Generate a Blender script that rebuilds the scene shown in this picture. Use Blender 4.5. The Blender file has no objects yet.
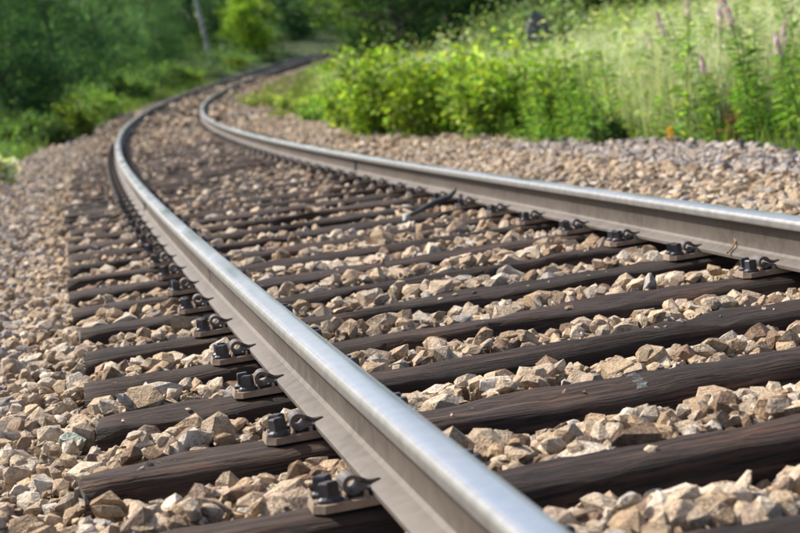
import bpy, bmesh, math, random
import numpy as np
from mathutils import Vector, Matrix

PI = math.pi
scene = bpy.context.scene
col = scene.collection

# ------------------------------------------------------------------ camera
F_PX, CAM_H, PITCH, ROLL = 1586.08, 0.55296, 0.12371, -0.12884
cp, sp, cr, sr = math.cos(PITCH), math.sin(PITCH), math.cos(ROLL), math.sin(ROLL)
FWD = Vector((0, cp, -sp)); R0 = Vector((1, 0, 0)); U0 = Vector((0, sp, cp))
RIGHT = R0 * cr + U0 * sr
UP = R0 * -sr + U0 * cr
cd = bpy.data.cameras.new('camera'); cam = bpy.data.objects.new('camera', cd); col.objects.link(cam)
cam.matrix_world = Matrix(((RIGHT.x, UP.x, -FWD.x, 0), (RIGHT.y, UP.y, -FWD.y, 0),
                           (RIGHT.z, UP.z, -FWD.z, CAM_H), (0, 0, 0, 1)))
cd.sensor_width = 36; cd.lens = F_PX / 800 * 36
cd.clip_start = 0.05; cd.clip_end = 2000
cd.dof.use_dof = True; cd.dof.focus_distance = 3.75; cd.dof.aperture_fstop = 5.1
scene.camera = cam

# ------------------------------------------------------------------ light
SUN_AZ = Vector((-0.86, 0.50)).normalized(); SUN_EL = math.radians(47)
world = bpy.data.worlds.new('World'); scene.world = world; world.use_nodes = True
wn = world.node_tree; wn.nodes.clear()
sky = wn.nodes.new('ShaderNodeTexSky'); sky.sky_type = 'NISHITA'; sky.sun_disc = False
sky.sun_elevation = SUN_EL; sky.sun_rotation = math.atan2(SUN_AZ.x, SUN_AZ.y)
sky.air_density = 1.0; sky.dust_density = 3.5; sky.ozone_density = 1.0
bg = wn.nodes.new('ShaderNodeBackground'); bg.inputs[1].default_value = 0.118
wo = wn.nodes.new('ShaderNodeOutputWorld')
wn.links.new(sky.outputs[0], bg.inputs[0]); wn.links.new(bg.outputs[0], wo.inputs[0])
sd = bpy.data.lights.new('sun', 'SUN'); sd.energy = 4.8; sd.angle = math.radians(0.55); sd.color = (1.0, 0.94, 0.84)
sun = bpy.data.objects.new('sun', sd); col.objects.link(sun)
to_sun = Vector((SUN_AZ.x * math.cos(SUN_EL), SUN_AZ.y * math.cos(SUN_EL), math.sin(SUN_EL)))
sun.rotation_euler = to_sun.to_track_quat('Z', 'Y').to_euler(); sun.location = to_sun * 60
vs = scene.view_settings; vs.view_transform = 'Standard'; vs.look = 'None'; vs.gamma = 1; vs.exposure = 0.66
scene.cycles.max_bounces = 6; scene.cycles.diffuse_bounces = 3; scene.cycles.transparent_max_bounces = 4
scene.cycles.use_denoising = True

# ------------------------------------------------------------------ track alignment
X0, TH0, K0, K1, K2, GR = 1.282322, -0.213517, 0.001763, 8.7e-5, -2.7e-5, 0.000246
SG = np.linspace(-10, 190, 8001)
_sp = np.maximum(SG, 0)
TG = TH0 + K0 * SG + 0.5 * K1 * _sp ** 2 + K2 * np.maximum(SG - 12, 0) ** 2
_d = SG[1] - SG[0]
XG = np.concatenate([[0], np.cumsum((np.sin(TG[1:]) + np.sin(TG[:-1])) / 2 * _d)])
YG = np.concatenate([[0], np.cumsum((np.cos(TG[1:]) + np.cos(TG[:-1])) / 2 * _d)])
_i0 = int(np.argmin(abs(SG))); XG -= XG[_i0] - X0; YG -= YG[_i0]
_zz = np.minimum(np.maximum(SG - 8, 0), 92)
ZG = GR * _zz ** 2 + np.maximum(SG - 100, 0) * 2 * GR * 92 * 0.6

def trk(s):
    return np.interp(s, SG, XG), np.interp(s, SG, YG), np.interp(s, SG, TG), np.interp(s, SG, ZG)

def wpos(s, l, z=0.0):
    X, Y, T, Z = trk(np.asarray(s, float))
    return np.stack([X + l * np.cos(T), Y - l * np.sin(T), Z + z + 0 * X], -1)

def sl_of(x, y):
    i = int(np.argmin((XG[::8] - x) ** 2 + (YG[::8] - y) ** 2)) * 8
    return SG[i], (x - XG[i]) * math.cos(TG[i]) - (y - YG[i]) * math.sin(TG[i])

PL = [-90, -40, -14, -7, -4.2, -3.1, -2.75, -2.45, -2.1, -1.3, 1.3, 2.5, 3.0, 3.6, 5, 7, 10, 16, 30, 90]
PZ = [-3.5, -2.8, -2.0, -1.6, -1.05, -.62, -.45, -.33, -.285, -.27, -.27, -.31, -.32, -.26, -.08, .08, .30, .55, 1.2, 3.5]
QZ = [6.0, 4.0, 1.5, .75, .25, -.02, -.14, -.22, -.27, -.27, -.27, -.31, -.32, -.26, -.08, .08, .30, .55, 1.2, 3.5]   # farther round, the outer side is a cutting
def prof(l, s=0.0):
    w = np.clip((np.asarray(s, float) - 32) / 20, 0, 1)
    return np.interp(l, PL, PZ) * (1 - w) + np.interp(l, PL, QZ) * w
def ground_z(x, y):
    s, l = sl_of(x, y)
    return float(np.interp(s, SG, ZG) + prof(l, s))
def at(px, depth, zoff=0.0):
    """ground point under the photo column px at a distance down the view axis"""
    x, z = (px - 400) / F_PX * depth, 0.0
    for _ in range(6):
        z = ground_z(x, depth) + zoff
        d = Vector((x, depth, z - CAM_H))
        f, r = d.dot(FWD), d.dot(RIGHT)
        x += ((px - 400) / F_PX * f - r)
    return x, depth, z
def at_l(px, l):
    """ground point under a photo column, a given distance l off the track's centre line: the farthest one"""
    S_ = np.linspace(150, 20, 1301)
    P_ = wpos(S_, l, prof(l, S_)) - np.array([0, 0, CAM_H])
    u = 400 + F_PX * (P_ @ np.array(RIGHT)) / (P_ @ np.array(FWD))
    k = np.where(np.diff(np.sign(u - px)))[0]
    k = int(k[0]) if len(k) else int(np.argmin(abs(u - px)))
    p_ = P_[k] + np.array([0, 0, CAM_H]); print('tree', px, l, 's=%.0f' % S_[k], p_.round(1), round(float(u[k])))
    return tuple(p_)

# ------------------------------------------------------------------ helpers
def tag(o, label=None, cat=None, group=None, kind=None):
    if label: o['label'] = label
    if cat: o['category'] = cat
    if group: o['group'] = group
    if kind: o['kind'] = kind
    return o

def link(name, me, parent=None):
    o = bpy.data.objects.new(name, me); col.objects.link(o)
    if parent is not None: o.parent = parent
    return o

def mesh_np(name, V, FC, mats, mi=None, attr=None, smooth=False):
    """mesh from arrays; FC is (n,3) or (n,4)"""
    V = np.ascontiguousarray(V, np.float32); FC = np.ascontiguousarray(FC, np.int32)
    k = FC.shape[1]; me = bpy.data.meshes.new(name)
    me.vertices.add(len(V)); me.vertices.foreach_set('co', V.ravel())
    me.loops.add(FC.size); me.loops.foreach_set('vertex_index', FC.ravel())
    me.polygons.add(len(FC)); me.polygons.foreach_set('loop_start', np.arange(0, FC.size, k, dtype=np.int32))
    if mi is not None: me.polygons.foreach_set('material_index', np.ascontiguousarray(mi, np.int32))
    me.polygons.foreach_set('use_smooth', np.full(len(FC), smooth, dtype=bool))
    if attr is not None:
        a = me.attributes.new('tint', 'FLOAT_COLOR', 'POINT')
        a.data.foreach_set('color', np.ascontiguousarray(np.concatenate([attr, np.ones((len(V), 1))], 1), np.float32).ravel())
    me.update(calc_edges=True)
    for m in (mats if isinstance(mats, (list, tuple)) else [mats]): me.materials.append(m)
    return me

def mesh_bm(name, bm, mats, smooth=False):
    me = bpy.data.meshes.new(name); bmesh.ops.recalc_face_normals(bm, faces=bm.faces)
    bm.to_mesh(me); bm.free()
    for m in (mats if isinstance(mats, (list, tuple)) else [mats]): me.materials.append(m)
    if smooth: me.polygons.foreach_set('use_smooth', [True] * len(me.polygons))
    return me

def tube(pts, rad, seg=6):
    """verts and quads of a tube along points with a radius at each; ends closed by a shrunken ring"""
    pts = [Vector(p) for p in pts]; V = []; Fq = []
    n = len(pts)
    for i, p in enumerate(pts):
        t = (pts[min(i + 1, n - 1)] - pts[max(i - 1, 0)]).normalized()
        a = t.orthogonal().normalized() if abs(t.z) < .9 else Vector((1, 0, 0)).cross(t).normalized()
        if abs(t.z) < .9: a = Vector((0, 0, 1)).cross(t).normalized()
        b = t.cross(a)
        for k in range(seg):
            an = 2 * PI * k / seg
            V.append(p + (a * math.cos(an) + b * math.sin(an)) * rad[i])
    for i in range(n - 1):
        for k in range(seg):
            k2 = (k + 1) % seg
            Fq.append((i * seg + k, i * seg + k2, (i + 1) * seg + k2, (i + 1) * seg + k))
    return np.array([list(v) for v in V]), np.array(Fq)

def cat_mesh(parts):
    V = []; Q = []; o = 0
    for v, q in parts:
        V.append(v); Q.append(q + o); o += len(v)
    return np.concatenate(V), np.concatenate(Q)

# ------------------------------------------------------------------ materials
def newmat(name):
    m = bpy.data.materials.new(name); m.use_nodes = True
    nt = m.node_tree; bs = nt.nodes['Principled BSDF']
    return m, nt, bs, nt.nodes.new, nt.links.new

def ramp(nt, stops):
    r = nt.nodes.new('ShaderNodeValToRGB'); e = r.color_ramp.elements
    while len(e) < len(stops): e.new(0.5)
    for el, (p, c) in zip(e, stops): el.position = p; el.color = (*c, 1)
    return r

def noise(nt, scale, detail=5, rough=.6, vec=None):
    n = nt.nodes.new('ShaderNodeTexNoise'); n.inputs['Scale'].default_value = scale
    n.inputs['Detail'].default_value = detail; n.inputs['Roughness'].default_value = rough
    if vec is not None: nt.links.new(vec, n.inputs['Vector'])
    return n

def mixc(nt, a, b, fac, mode='MIX'):
    m = nt.nodes.new('ShaderNodeMix'); m.data_type = 'RGBA'; m.blend_type = mode
    for sock, v in ((m.inputs[0], fac), (m.inputs[6], a), (m.inputs[7], b)):
        if hasattr(v, 'is_linked'): nt.links.new(v, sock)
        elif isinstance(v, (int, float)): sock.default_value = v
        else: sock.default_value = (*v, 1)
    return m.outputs[2]

def bump(nt, h, strength, dist, bs):
    b = nt.nodes.new('ShaderNodeBump'); b.inputs['Strength'].default_value = strength
    b.inputs['Distance'].default_value = dist
    nt.links.new(h, b.inputs['Height']); nt.links.new(b.outputs[0], bs.inputs['Normal'])

def coords(nt, which='Object'):
    return nt.nodes.new('ShaderNodeTexCoord').outputs[which]

def mapping(nt, vec, scale):
    m = nt.nodes.new('ShaderNodeMapping'); m.inputs['Scale'].default_value = scale
    nt.links.new(vec, m.inputs['Vector']); return m.outputs[0]

# crushed stone: tint per stone, mottled and rough
M_STONE, nt, bs, N, L = newmat('crushed_stone')
at_ = N('ShaderNodeAttribute'); at_.attribute_name = 'tint'
oc = coords(nt)
n1 = noise(nt, 38, 6, .65, oc); n2 = noise(nt, 160, 4, .6, oc)
r1 = ramp(nt, [(.3, (.55, .5, .46)), (.5, (1, 1, 1)), (.72, (1.35, 1.28, 1.15))]); L(n1.outputs['Fac'], r1.inputs[0])
c = mixc(nt, at_.outputs['Color'], r1.outputs[0], 1.0, 'MULTIPLY')
r2 = ramp(nt, [(.35, (.62, .55, .5)), (.55, (1.08, 1.06, 1.03))]); L(n2.outputs['Fac'], r2.inputs[0])
c = mixc(nt, c, r2.outputs[0], .7, 'MULTIPLY')
n3 = noise(nt, 14, 3, .5, oc); r3 = ramp(nt, [(.55, (0, 0, 0)), (.7, (1, 1, 1))]); L(n3.outputs['Fac'], r3.inputs[0])
ms = N('ShaderNodeMath'); ms.operation = 'MULTIPLY'; ms.inputs[1].default_value = .45; L(r3.outputs[0], ms.inputs[0])
c = mixc(nt, c, (.30, .19, .105), ms.outputs[0])
L(c, bs.inputs['Base Color']); bs.inputs['Roughness'].default_value = .88
bs.inputs['Specular IOR Level'].default_value = .25
mb = N('ShaderNodeMath'); mb.operation = 'ADD'; L(n1.outputs['Fac'], mb.inputs[0]); L(n2.outputs['Fac'], mb.inputs[1])
bump(nt, mb.outputs[0], .8, .006, bs)

# ballast bed below the stones, coloured dark like stones in shadow
M_BED, nt, bs, N, L = newmat('shaded_ballast_bed')
oc = coords(nt)
v = N('ShaderNodeTexVoronoi'); v.inputs['Scale'].default_value = 15; L(oc, v.inputs['Vector'])
rb = ramp(nt, [(0, (.07, .052, .036)), (.35, (.13, .10, .07)), (.7, (.19, .15, .105)), (1, (.1, .08, .065))])
sep = N('ShaderNodeSeparateColor'); L(v.outputs['Color'], sep.inputs[0]); L(sep.outputs[0], rb.inputs[0])
L(rb.outputs[0], bs.inputs['Base Color']); bs.inputs['Roughness'].default_value = .95
inv = N('ShaderNodeMath'); inv.operation = 'SUBTRACT'; inv.inputs[0].default_value = 1; L(v.outputs['Distance'], inv.inputs[1])
bump(nt, inv.outputs[0], 1.0, .03, bs)

# creosoted timber
M_WOOD, nt, bs, N, L = newmat('creosoted_timber')
oc = coords(nt)
oi = N('ShaderNodeObjectInfo')
addv = N('ShaderNodeVectorMath'); addv.operation = 'ADD'
sc_ = N('ShaderNodeVectorMath'); sc_.operation = 'SCALE'; sc_.inputs[3].default_value = 9
cb = N('ShaderNodeCombineXYZ'); L(oi.outputs['Random'], cb.inputs[0]); L(oi.outputs['Random'], cb.inputs[1])
L(cb.outputs[0], sc_.inputs[0]); L(oc, addv.inputs[0]); L(sc_.outputs[0], addv.inputs[1])
gm = mapping(nt, addv.outputs[0], (1.6, 42, 42)); gfine = mapping(nt, addv.outputs[0], (6, 170, 170))
g1 = noise(nt, 1.0, 6, .62, gm); g2 = noise(nt, 1.0, 4, .6, gfine)
blot = noise(nt, 5, 4, .6, mapping(nt, addv.outputs[0], (.5, 1.5, 1.5)))
rw = ramp(nt, [(.25, (.012, .009, .009)), (.45, (.034, .022, .017)), (.6, (.078, .049, .037)), (.78, (.155, .10, .074))])
L(g1.outputs['Fac'], rw.inputs[0])
rbl = ramp(nt, [(.35, (.5, .5, .55)), (.58, (1.1, 1.02, .95)), (.72, (2.1, 1.5, 1.15))]); L(blot.outputs['Fac'], rbl.inputs[0])
c = mixc(nt, rw.outputs[0], rbl.outputs[0], .9, 'MULTIPLY')
rv = N('ShaderNodeMapRange'); L(oi.outputs['Random'], rv.inputs[0]); rv.inputs[3].default_value = .7; rv.inputs[4].default_value = 1.25
c = mixc(nt, c, rv.outputs[0], 1.0, 'MULTIPLY')
rc = ramp(nt, [(.40, (.05, .05, .05)), (.46, (1, 1, 1))]); L(g2.outputs['Fac'], rc.inputs[0])
c = mixc(nt, c, rc.outputs[0], .8, 'MULTIPLY')
L(c, bs.inputs['Base Color']); bs.inputs['Roughness'].default_value = .72
bs.inputs['Specular IOR Level'].default_value = .3
mw = N('ShaderNodeMath'); mw.operation = 'ADD'; L(g1.outputs['Fac'], mw.inputs[0]); L(g2.outputs['Fac'], mw.inputs[1])
bump(nt, mw.outputs[0], .9, .012, bs)

M_ENDGRAIN, nt, bs, N, L = newmat('timber_end_grain')
n1 = noise(nt, 60, 5, .6, coords(nt)); r = ramp(nt, [(.3, (.03, .025, .022)), (.7, (.14, .125, .11))])
L(n1.outputs['Fac'], r.inputs[0]); L(r.outputs[0], bs.inputs['Base Color']); bs.inputs['Roughness'].default_value = .9
bump(nt, n1.outputs['Fac'], .7, .006, bs)

# rails
def steel(name, base, var, rough, metal, bumpd, dust=None):
    m, nt, bs, N, L = newmat(name)
    oc = coords(nt); n = noise(nt, 26, 6, .6, oc); n2 = noise(nt, 3, 3, .5, oc)
    r = ramp(nt, [(.3, var), (.62, base)]); L(n.outputs['Fac'], r.inputs[0]); c = r.outputs[0]
    if dust:
        rr = ramp(nt, [(.4, (0, 0, 0)), (.65, (1, 1, 1))]); L(n2.outputs['Fac'], rr.inputs[0])
        mm = N('ShaderNodeMath'); mm.operation = 'MULTIPLY'; mm.inputs[1].default_value = .6; L(rr.outputs[0], mm.inputs[0])
        c = mixc(nt, c, dust, mm.outputs[0])
    L(c, bs.inputs['Base Color']); bs.inputs['Roughness'].default_value = rough; bs.inputs['Metallic'].default_value = metal
    if bumpd: bump(nt, n.outputs['Fac'], .5, bumpd, bs)
    return m, nt, bs
M_RAIL, nt, bs = steel('dusty_rail_steel', (.100, .083, .070), (.050, .039, .031), .62, 0.0, .0014, (.122, .104, .090))
M_WEB, nt, bs = steel('shaded_rusty_rail_web', (.078, .060, .048), (.036, .026, .020), .65, 0.0, .0014, (.098, .079, .066))  # rusty web, with its weaker sunlight put into a darker colour
M_HEADSIDE, nt, bs = steel('worn_rail_head_side', (.46, .455, .45), (.34, .33, .32), .36, .75, .0006)
M_RUN, nt, bs = steel('polished_running_surface', (.97, .90, .84), (.88, .81, .76), .23, 1.0, 0)
st = noise(nt, 1, 3, .5, mapping(nt, coords(nt, 'Object'), (7, 1.2, 7)))
rr = ramp(nt, [(.3, (.17,) * 3), (.7, (.31,) * 3)]); nt.links.new(st.outputs['Fac'], rr.inputs[0]); nt.links.new(rr.outputs[0], bs.inputs['Roughness'])
M_CLIP, nt, bs = steel('weathered_spring_steel', (.135, .12, .118), (.055, .045, .042), .55, .2, .001)
M_SCREW, nt, bs = steel('dark_screw_steel', (.075, .072, .078), (.03, .028, .03), .5, .3, .001)
M_PLATE, nt, bs = steel('rusty_plate', (.25, .185, .135), (.12, .08, .06), .75, .1, .0015, (.3, .24, .18))
M_DARKWELD, nt, bs = steel('dark_weld', (.03, .026, .026), (.018, .015, .015), .8, .1, .002)
M_PAINT_GLINT, nt, bs = steel('faded_paint_and_glint', (.17, .19, .19), (.08, .085, .085), .8, 0, 0)  # serves the sleeper strokes and the pale glint painted on the rail web
tr_ = nt.nodes.new('ShaderNodeBsdfTransparent'); mx_ = nt.nodes.new('ShaderNodeMixShader')
pn = noise(nt, 75, 4, .7, coords(nt)); pr_ = ramp(nt, [(.42, (1, 1, 1)), (.62, (.25, .25, .25))]); nt.links.new(pn.outputs['Fac'], pr_.inputs[0])
nt.links.new(pr_.outputs[0], mx_.inputs[0]); nt.links.new(bs.outputs[0], mx_.inputs[1]); nt.links.new(tr_.outputs[0], mx_.inputs[2])
nt.links.new(mx_.outputs[0], nt.nodes['Material Output'].inputs[0])      # worn through to the timber
M_BAR, nt, bs = steel('weathered_bar', (.05, .055, .058), (.018, .018, .02), .75, .0, .002)
M_BARTIP, nt, bs = steel('pale_bar_tip', (.30, .34, .33), (.18, .20, .19), .8, 0, .001)
M_ROCK, nt, bs = steel('grey_rock', (.13, .13, .14), (.06, .06, .065), .9, 0, .02)

# foliage: tint per leaf, part translucent
def leafmat(name, gain=(1, 1, 1), trans=.35, rough=.55):
    m, nt, bs, N, L = newmat(name)
    a = N('ShaderNodeAttribute'); a.attribute_name = 'tint'
    c = mixc(nt, a.outputs['Color'], gain, 1.0, 'MULTIPLY')
    L(c, bs.inputs['Base Color']); bs.inputs['Roughness'].default_value = rough
    bs.inputs['Specular IOR Level'].default_value = .13
    tr = N('ShaderNodeBsdfTranslucent'); c2 = mixc(nt, c, (1.27, 1.26, .58), 1.0, 'MULTIPLY'); L(c2, tr.inputs[0])
    mx = N('ShaderNodeMixShader'); mx.inputs[0].default_value = trans
    L(bs.outputs[0], mx.inputs[1]); L(tr.outputs[0], mx.inputs[2]); L(mx.outputs[0], nt.nodes['Material Output'].inputs[0])
    return m
M_LEAF = leafmat('leaves', (1, 1, 1), .42); M_GRASSM = leafmat('grass_blades', (1, 1, 1), .3, .6)
M_PETAL = leafmat('petals', (1, 1, 1), .3, .7)

def barkmat(name, a, b, sc):
    m, nt, bs, N, L = newmat(name)
    n = noise(nt, 6, 5, .6, mapping(nt, coords(nt), sc)); r = ramp(nt, [(.42, a), (.55, b)])
    L(n.outputs['Fac'], r.inputs[0]); L(r.outputs[0], bs.inputs['Base Color']); bs.inputs['Roughness'].default_value = .9
    bump(nt, n.outputs['Fac'], .6, .02, bs); return m
M_BARK = barkmat('bark', (.05, .04, .03), (.12, .1, .08), (2, 2, .5))
M_BIRCH = barkmat('birch_bark', (.12, .11, .10), (.72, .71, .68), (1, 1, 3))
M_STEM = barkmat('green_stem', (.06, .09, .03), (.12, .15, .05), (2, 2, 2))
M_DRYSTEM = barkmat('dry_stem', (.12, .07, .035), (.28, .18, .09), (2, 2, 2))

M_GROUND, nt, bs, N, L = newmat('rough_grassland')
oc = coords(nt); n1 = noise(nt, .8, 6, .65, oc); n2 = noise(nt, 7, 5, .6, oc)
r = ramp(nt, [(.3, (.03, .05, .014)), (.5, (.055, .09, .022)), (.7, (.10, .115, .04))]); L(n1.outputs['Fac'], r.inputs[0])
r2 = ramp(nt, [(.35, (.55, .5, .45)), (.65, (1.25, 1.25, 1.1))]); L(n2.outputs['Fac'], r2.inputs[0])
L(mixc(nt, r.outputs[0], r2.outputs[0], 1.0, 'MULTIPLY'), bs.inputs['Base Color']); bs.inputs['Roughness'].default_value = 1
bump(nt, n2.outputs['Fac'], 1, .15, bs)

# ------------------------------------------------------------------ ground
S = np.concatenate([np.arange(-8, 40, .6), np.arange(40, 186, 2.0)])
LL = np.array([-90, -60, -40, -25, -14, -10, -7, -5.5, -4.2, -3.6, -3.1, -2.75, -2.45, -2.1, -1.3, 0, 1.3, 2.5, 3.0, 3.6, 5, 7, 10, 13, 16, 22, 30, 45, 60, 90])
SS, LG = np.meshgrid(S, LL, indexing='ij')
rng = np.random.default_rng(5)
Z = prof(LG, SS) - 0.09
rough = np.where((LG > 3.3) | (LG < -3.0), .08, 0) * rng.normal(size=LG.shape)
P = wpos(SS.ravel(), LG.ravel(), (Z + rough).ravel())
ni, nj = SS.shape
ii, jj = np.meshgrid(np.arange(ni - 1), np.arange(nj - 1), indexing='ij')
q = np.stack([ii * nj + jj, ii * nj + jj + 1, (ii + 1) * nj + jj + 1, (ii + 1) * nj + jj], -1).reshape(-1, 4)
g = link('ground', mesh_np('ground', P, q, M_GROUND, smooth=True)); tag(g, kind='structure')
# wide country out to the horizon, below the local terrain
bmh = bmesh.new(); bmesh.ops.create_grid(bmh, x_segments=40, y_segments=40, size=1500)
for v_ in bmh.verts: v_.co.z = -4.6
h = link('countryside', mesh_bm('countryside', bmh, M_GROUND, True)); tag(h, kind='structure')

# ballast surface
SPC, SL0 = 0.538716, 2.831186
def slip(i):
    return {0: .0, 1: .02, 2: .005, 3: -.03, 4: -.03, 5: -.02}.get(i, random.Random(i * 7 + 1).uniform(-.02, .02))
def lslip(i):
    return {1: -.03, 2: .02, 3: .005, 4: .018, 5: .012, 6: -.004, 7: -.012}.get(i, random.Random(i * 13 + 5).uniform(-.03, .03))
SL_S = np.array([SL0 + i * SPC + slip(i) for i in range(-8, 190)])
def ballast_z(s, l):
    """top of the stones"""
    s = np.asarray(s, float); l = np.asarray(l, float)
    i = np.clip(np.searchsorted(SL_S, s), 1, len(SL_S) - 1)
    ph = (s - SL_S[i - 1]) / (SL_S[i] - SL_S[i - 1])
    crib = -.166 - .062 * np.clip((ph - .42) / .42, 0, 1)
    crib = crib - .007 * np.clip((s - 5.5) / 2.5, 0, 1) + .022 * np.clip((s - 16) / 10, 0, 1) + .012 * np.sin(s * 2.1 + l * 3.1) * np.sin(l * 5.3 + s)
    out = prof(l) + .055
    w = np.clip((np.abs(l) - 1.17) / .12, 0, 1)
    return crib * (1 - w) + out * w
S = np.concatenate([np.arange(-4, 15, .09), np.arange(15, 50, .3), np.arange(50, 150, 1.0)])
LB = np.concatenate([np.arange(-2.95, 3.36, .105)])
SS, LG = np.meshgrid(S, LB, indexing='ij')
edge = np.clip((np.abs(LG + .1) - 2.5) / .4, 0, 1) * .11
ZB = ballast_z(SS, LG) - .035 - edge + np.where(np.abs(LG) > 2.7, 0, .006) * rng.normal(size=SS.shape)
P = wpos(SS.ravel(), LG.ravel(), ZB.ravel()); ni, nj = SS.shape
ii, jj = np.meshgrid(np.arange(ni - 1), np.arange(nj - 1), indexing='ij')
q = np.stack([ii * nj + jj, ii * nj + jj + 1, (ii + 1) * nj + jj + 1, (ii + 1) * nj + jj], -1).reshape(-1, 4)
bed = link('ballast_bed', mesh_np('ballast_bed', P, q, M_BED, smooth=True)); tag(bed, kind='structure')

# ------------------------------------------------------------------ railway track
track = bpy.data.objects.new('railway_track', None); col.objects.link(track)
tag(track, 'curving single railway track of dusty steel rails on dark wooden sleepers', 'railway track')
HALF = [(.055, -.138), (.055, -.129), (.050, -.126), (.018, -.1165), (.0105, -.110), (.0075, -.098), (.0068, -.075), (.0075, -.052),
        (.011, -.043), (.0235, -.036), (.0315, -.031), (.0335, -.027), (.0335, -.015), (.0325, -.010), (.029, -.0045), (.022, -.0014), (.012, -.0004)]
RP = [(-a, b) for a, b in HALF] + [(0, 0)] + [(a, b) for a, b in reversed(HALF)]   # closed over the foot's underside
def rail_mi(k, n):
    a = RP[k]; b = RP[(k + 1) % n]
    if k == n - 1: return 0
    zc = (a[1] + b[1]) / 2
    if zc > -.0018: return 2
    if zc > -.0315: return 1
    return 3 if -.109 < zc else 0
def rail(lat):
    S = np.concatenate([np.arange(-2.5, 30, .2), np.arange(30, 150, .6)])
    n = len(RP); V = []
    for (a, b) in RP: V.append(wpos(S, lat + a, b))
    V = np.stack(V, 1).reshape(-1, 3)
    Q = []; MI = []
    for i in range(len(S) - 1):
        for k in range(n):
            k2 = (k + 1) % n
            Q.append((i * n + k, i * n + k2, (i + 1) * n + k2, (i + 1) * n + k)); MI.append(rail_mi(k, n))
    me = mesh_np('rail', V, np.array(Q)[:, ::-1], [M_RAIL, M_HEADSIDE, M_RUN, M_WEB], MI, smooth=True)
    me.set_sharp_from_angle(angle=math.radians(24))
    return link('rail', me, track)
G2 = .7525
rail_a = rail(-G2); rail_b = rail(G2)

def collar(name, s0, s1, lat, mat, off, parent, zlo=-.118, zhi=-.036):
    """band hugging the rail's web, proud of it"""
    pr = [p for p in HALF if zlo <= p[1] <= zhi]
    V = []; Q = []
    ss = np.linspace(s0, s1, 3); m = len(pr) * 2
    ring = [(-a - off, b) for a, b in pr] + [(a + off, b) for a, b in reversed(pr)]
    for s in ss: V += [list(wpos(s, lat + a, b)) for a, b in ring]
    for i in range(2):
        for k in range(m): Q.append((i * m + k, i * m + (k + 1) % m, (i + 1) * m + (k + 1) % m, (i + 1) * m + k))
    h_ = m // 2
    for base in (0, 2 * m):
        for k in range(h_ - 1): Q.append((base + k, base + k + 1, base + m - 2 - k, base + m - 1 - k))
    bm = bmesh.new(); vv = [bm.verts.new(p) for p in V]
    for f in Q:
        try: bm.faces.new([vv[i] for i in f])
        except ValueError: pass
    return link(name, mesh_bm(name, bm, mat), parent)
collar('weld_bead', 11.08, 11.17, G2, M_DARKWELD, .008, rail_b)
collar('weld_bead', 10.15, 10.23, -G2, M_DARKWELD, .008, rail_a)
collar('weld_bead', 48.9, 49.2, G2, M_DARKWELD, .01, rail_b)
collar('paint_glint_mark', 5.86, 5.89, -G2, M_PAINT_GLINT, .003, rail_a, -.112, -.05)  # pale band on the web: a clipped reflection painted as colour

# sleepers: half-round logs with a worn flat top
def sleeper_mesh(seed, segs):
    r = random.Random(seed); Lh = 1.25
    prof0 = [(-.120, -.16), (-.124, -.10), (-.123, -.045), (-.114, -.018), (-.092, -.005), (-.040, -.001), (.010, .0), (.055, -.001), (.095, -.006), (.115, -.021), (.124, -.052), (.125, -.11), (.120, -.16)]
    n = len(prof0); bm = bmesh.new(); rings = []
    dy = [r.uniform(-.010, .010) for _ in range(n)]
    for i in range(segs + 1):
        t = i / segs; x = -Lh + 2 * Lh * t
        wob = [(.006 * math.sin(3 * x + k * 1.3 + seed) + r.uniform(-.004, .004)) for k in range(n)]
        if r.random() < .22:                                   # chipped arris or split
            k_ = r.choice([2, 3, 4, 8, 9, 10]); wob[k_] -= r.uniform(.006, .014)
        for k in range(n): wob[k] += .006 * math.sin(9 * x + k * .9 + seed * 2) * (1 if k in (2, 3, 4, 8, 9, 10) else .3)
        plate = math.exp(-((abs(x) - .76) / .2) ** 4)
        endk = 1 - .05 * (max(0, abs(x) - 1.19) / .06)
        wd = 1 + .04 * math.sin(1.7 * x + seed)
        ring = []
        for k, (a, b) in enumerate(prof0):
            bb = b + wob[k] * .8 * (1 - plate)
            if plate > .3 and abs(a) < .09: bb = b * (1 - plate) + plate * min(b, 0) * .4
            ring.append(bm.verts.new((x + (r.uniform(-.006, .006) if i in (0, segs) else 0), (a * wd + dy[k] * .5 + wob[k] * .6) * endk, bb * endk)))
        rings.append(ring)
    for i in range(segs):
        for k in range(n - 1): bm.faces.new((rings[i][k], rings[i + 1][k], rings[i + 1][k + 1], rings[i][k + 1]))
    for ring in (rings[0], rings[-1]):
        f = bm.faces.new(ring); f.material_index = 1
    me = mesh_bm('sleeper', bm, [M_WOOD, M_ENDGRAIN])
    me.polygons.foreach_set('use_smooth', [p.material_index == 0 for p in me.polygons])
    return me
SLM = [sleeper_mesh(k, 44) for k in range(7)]; SLM_FAR = [sleeper_mesh(k + 20, 8) for k in range(3)]
TOPZ = -.1545

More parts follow.
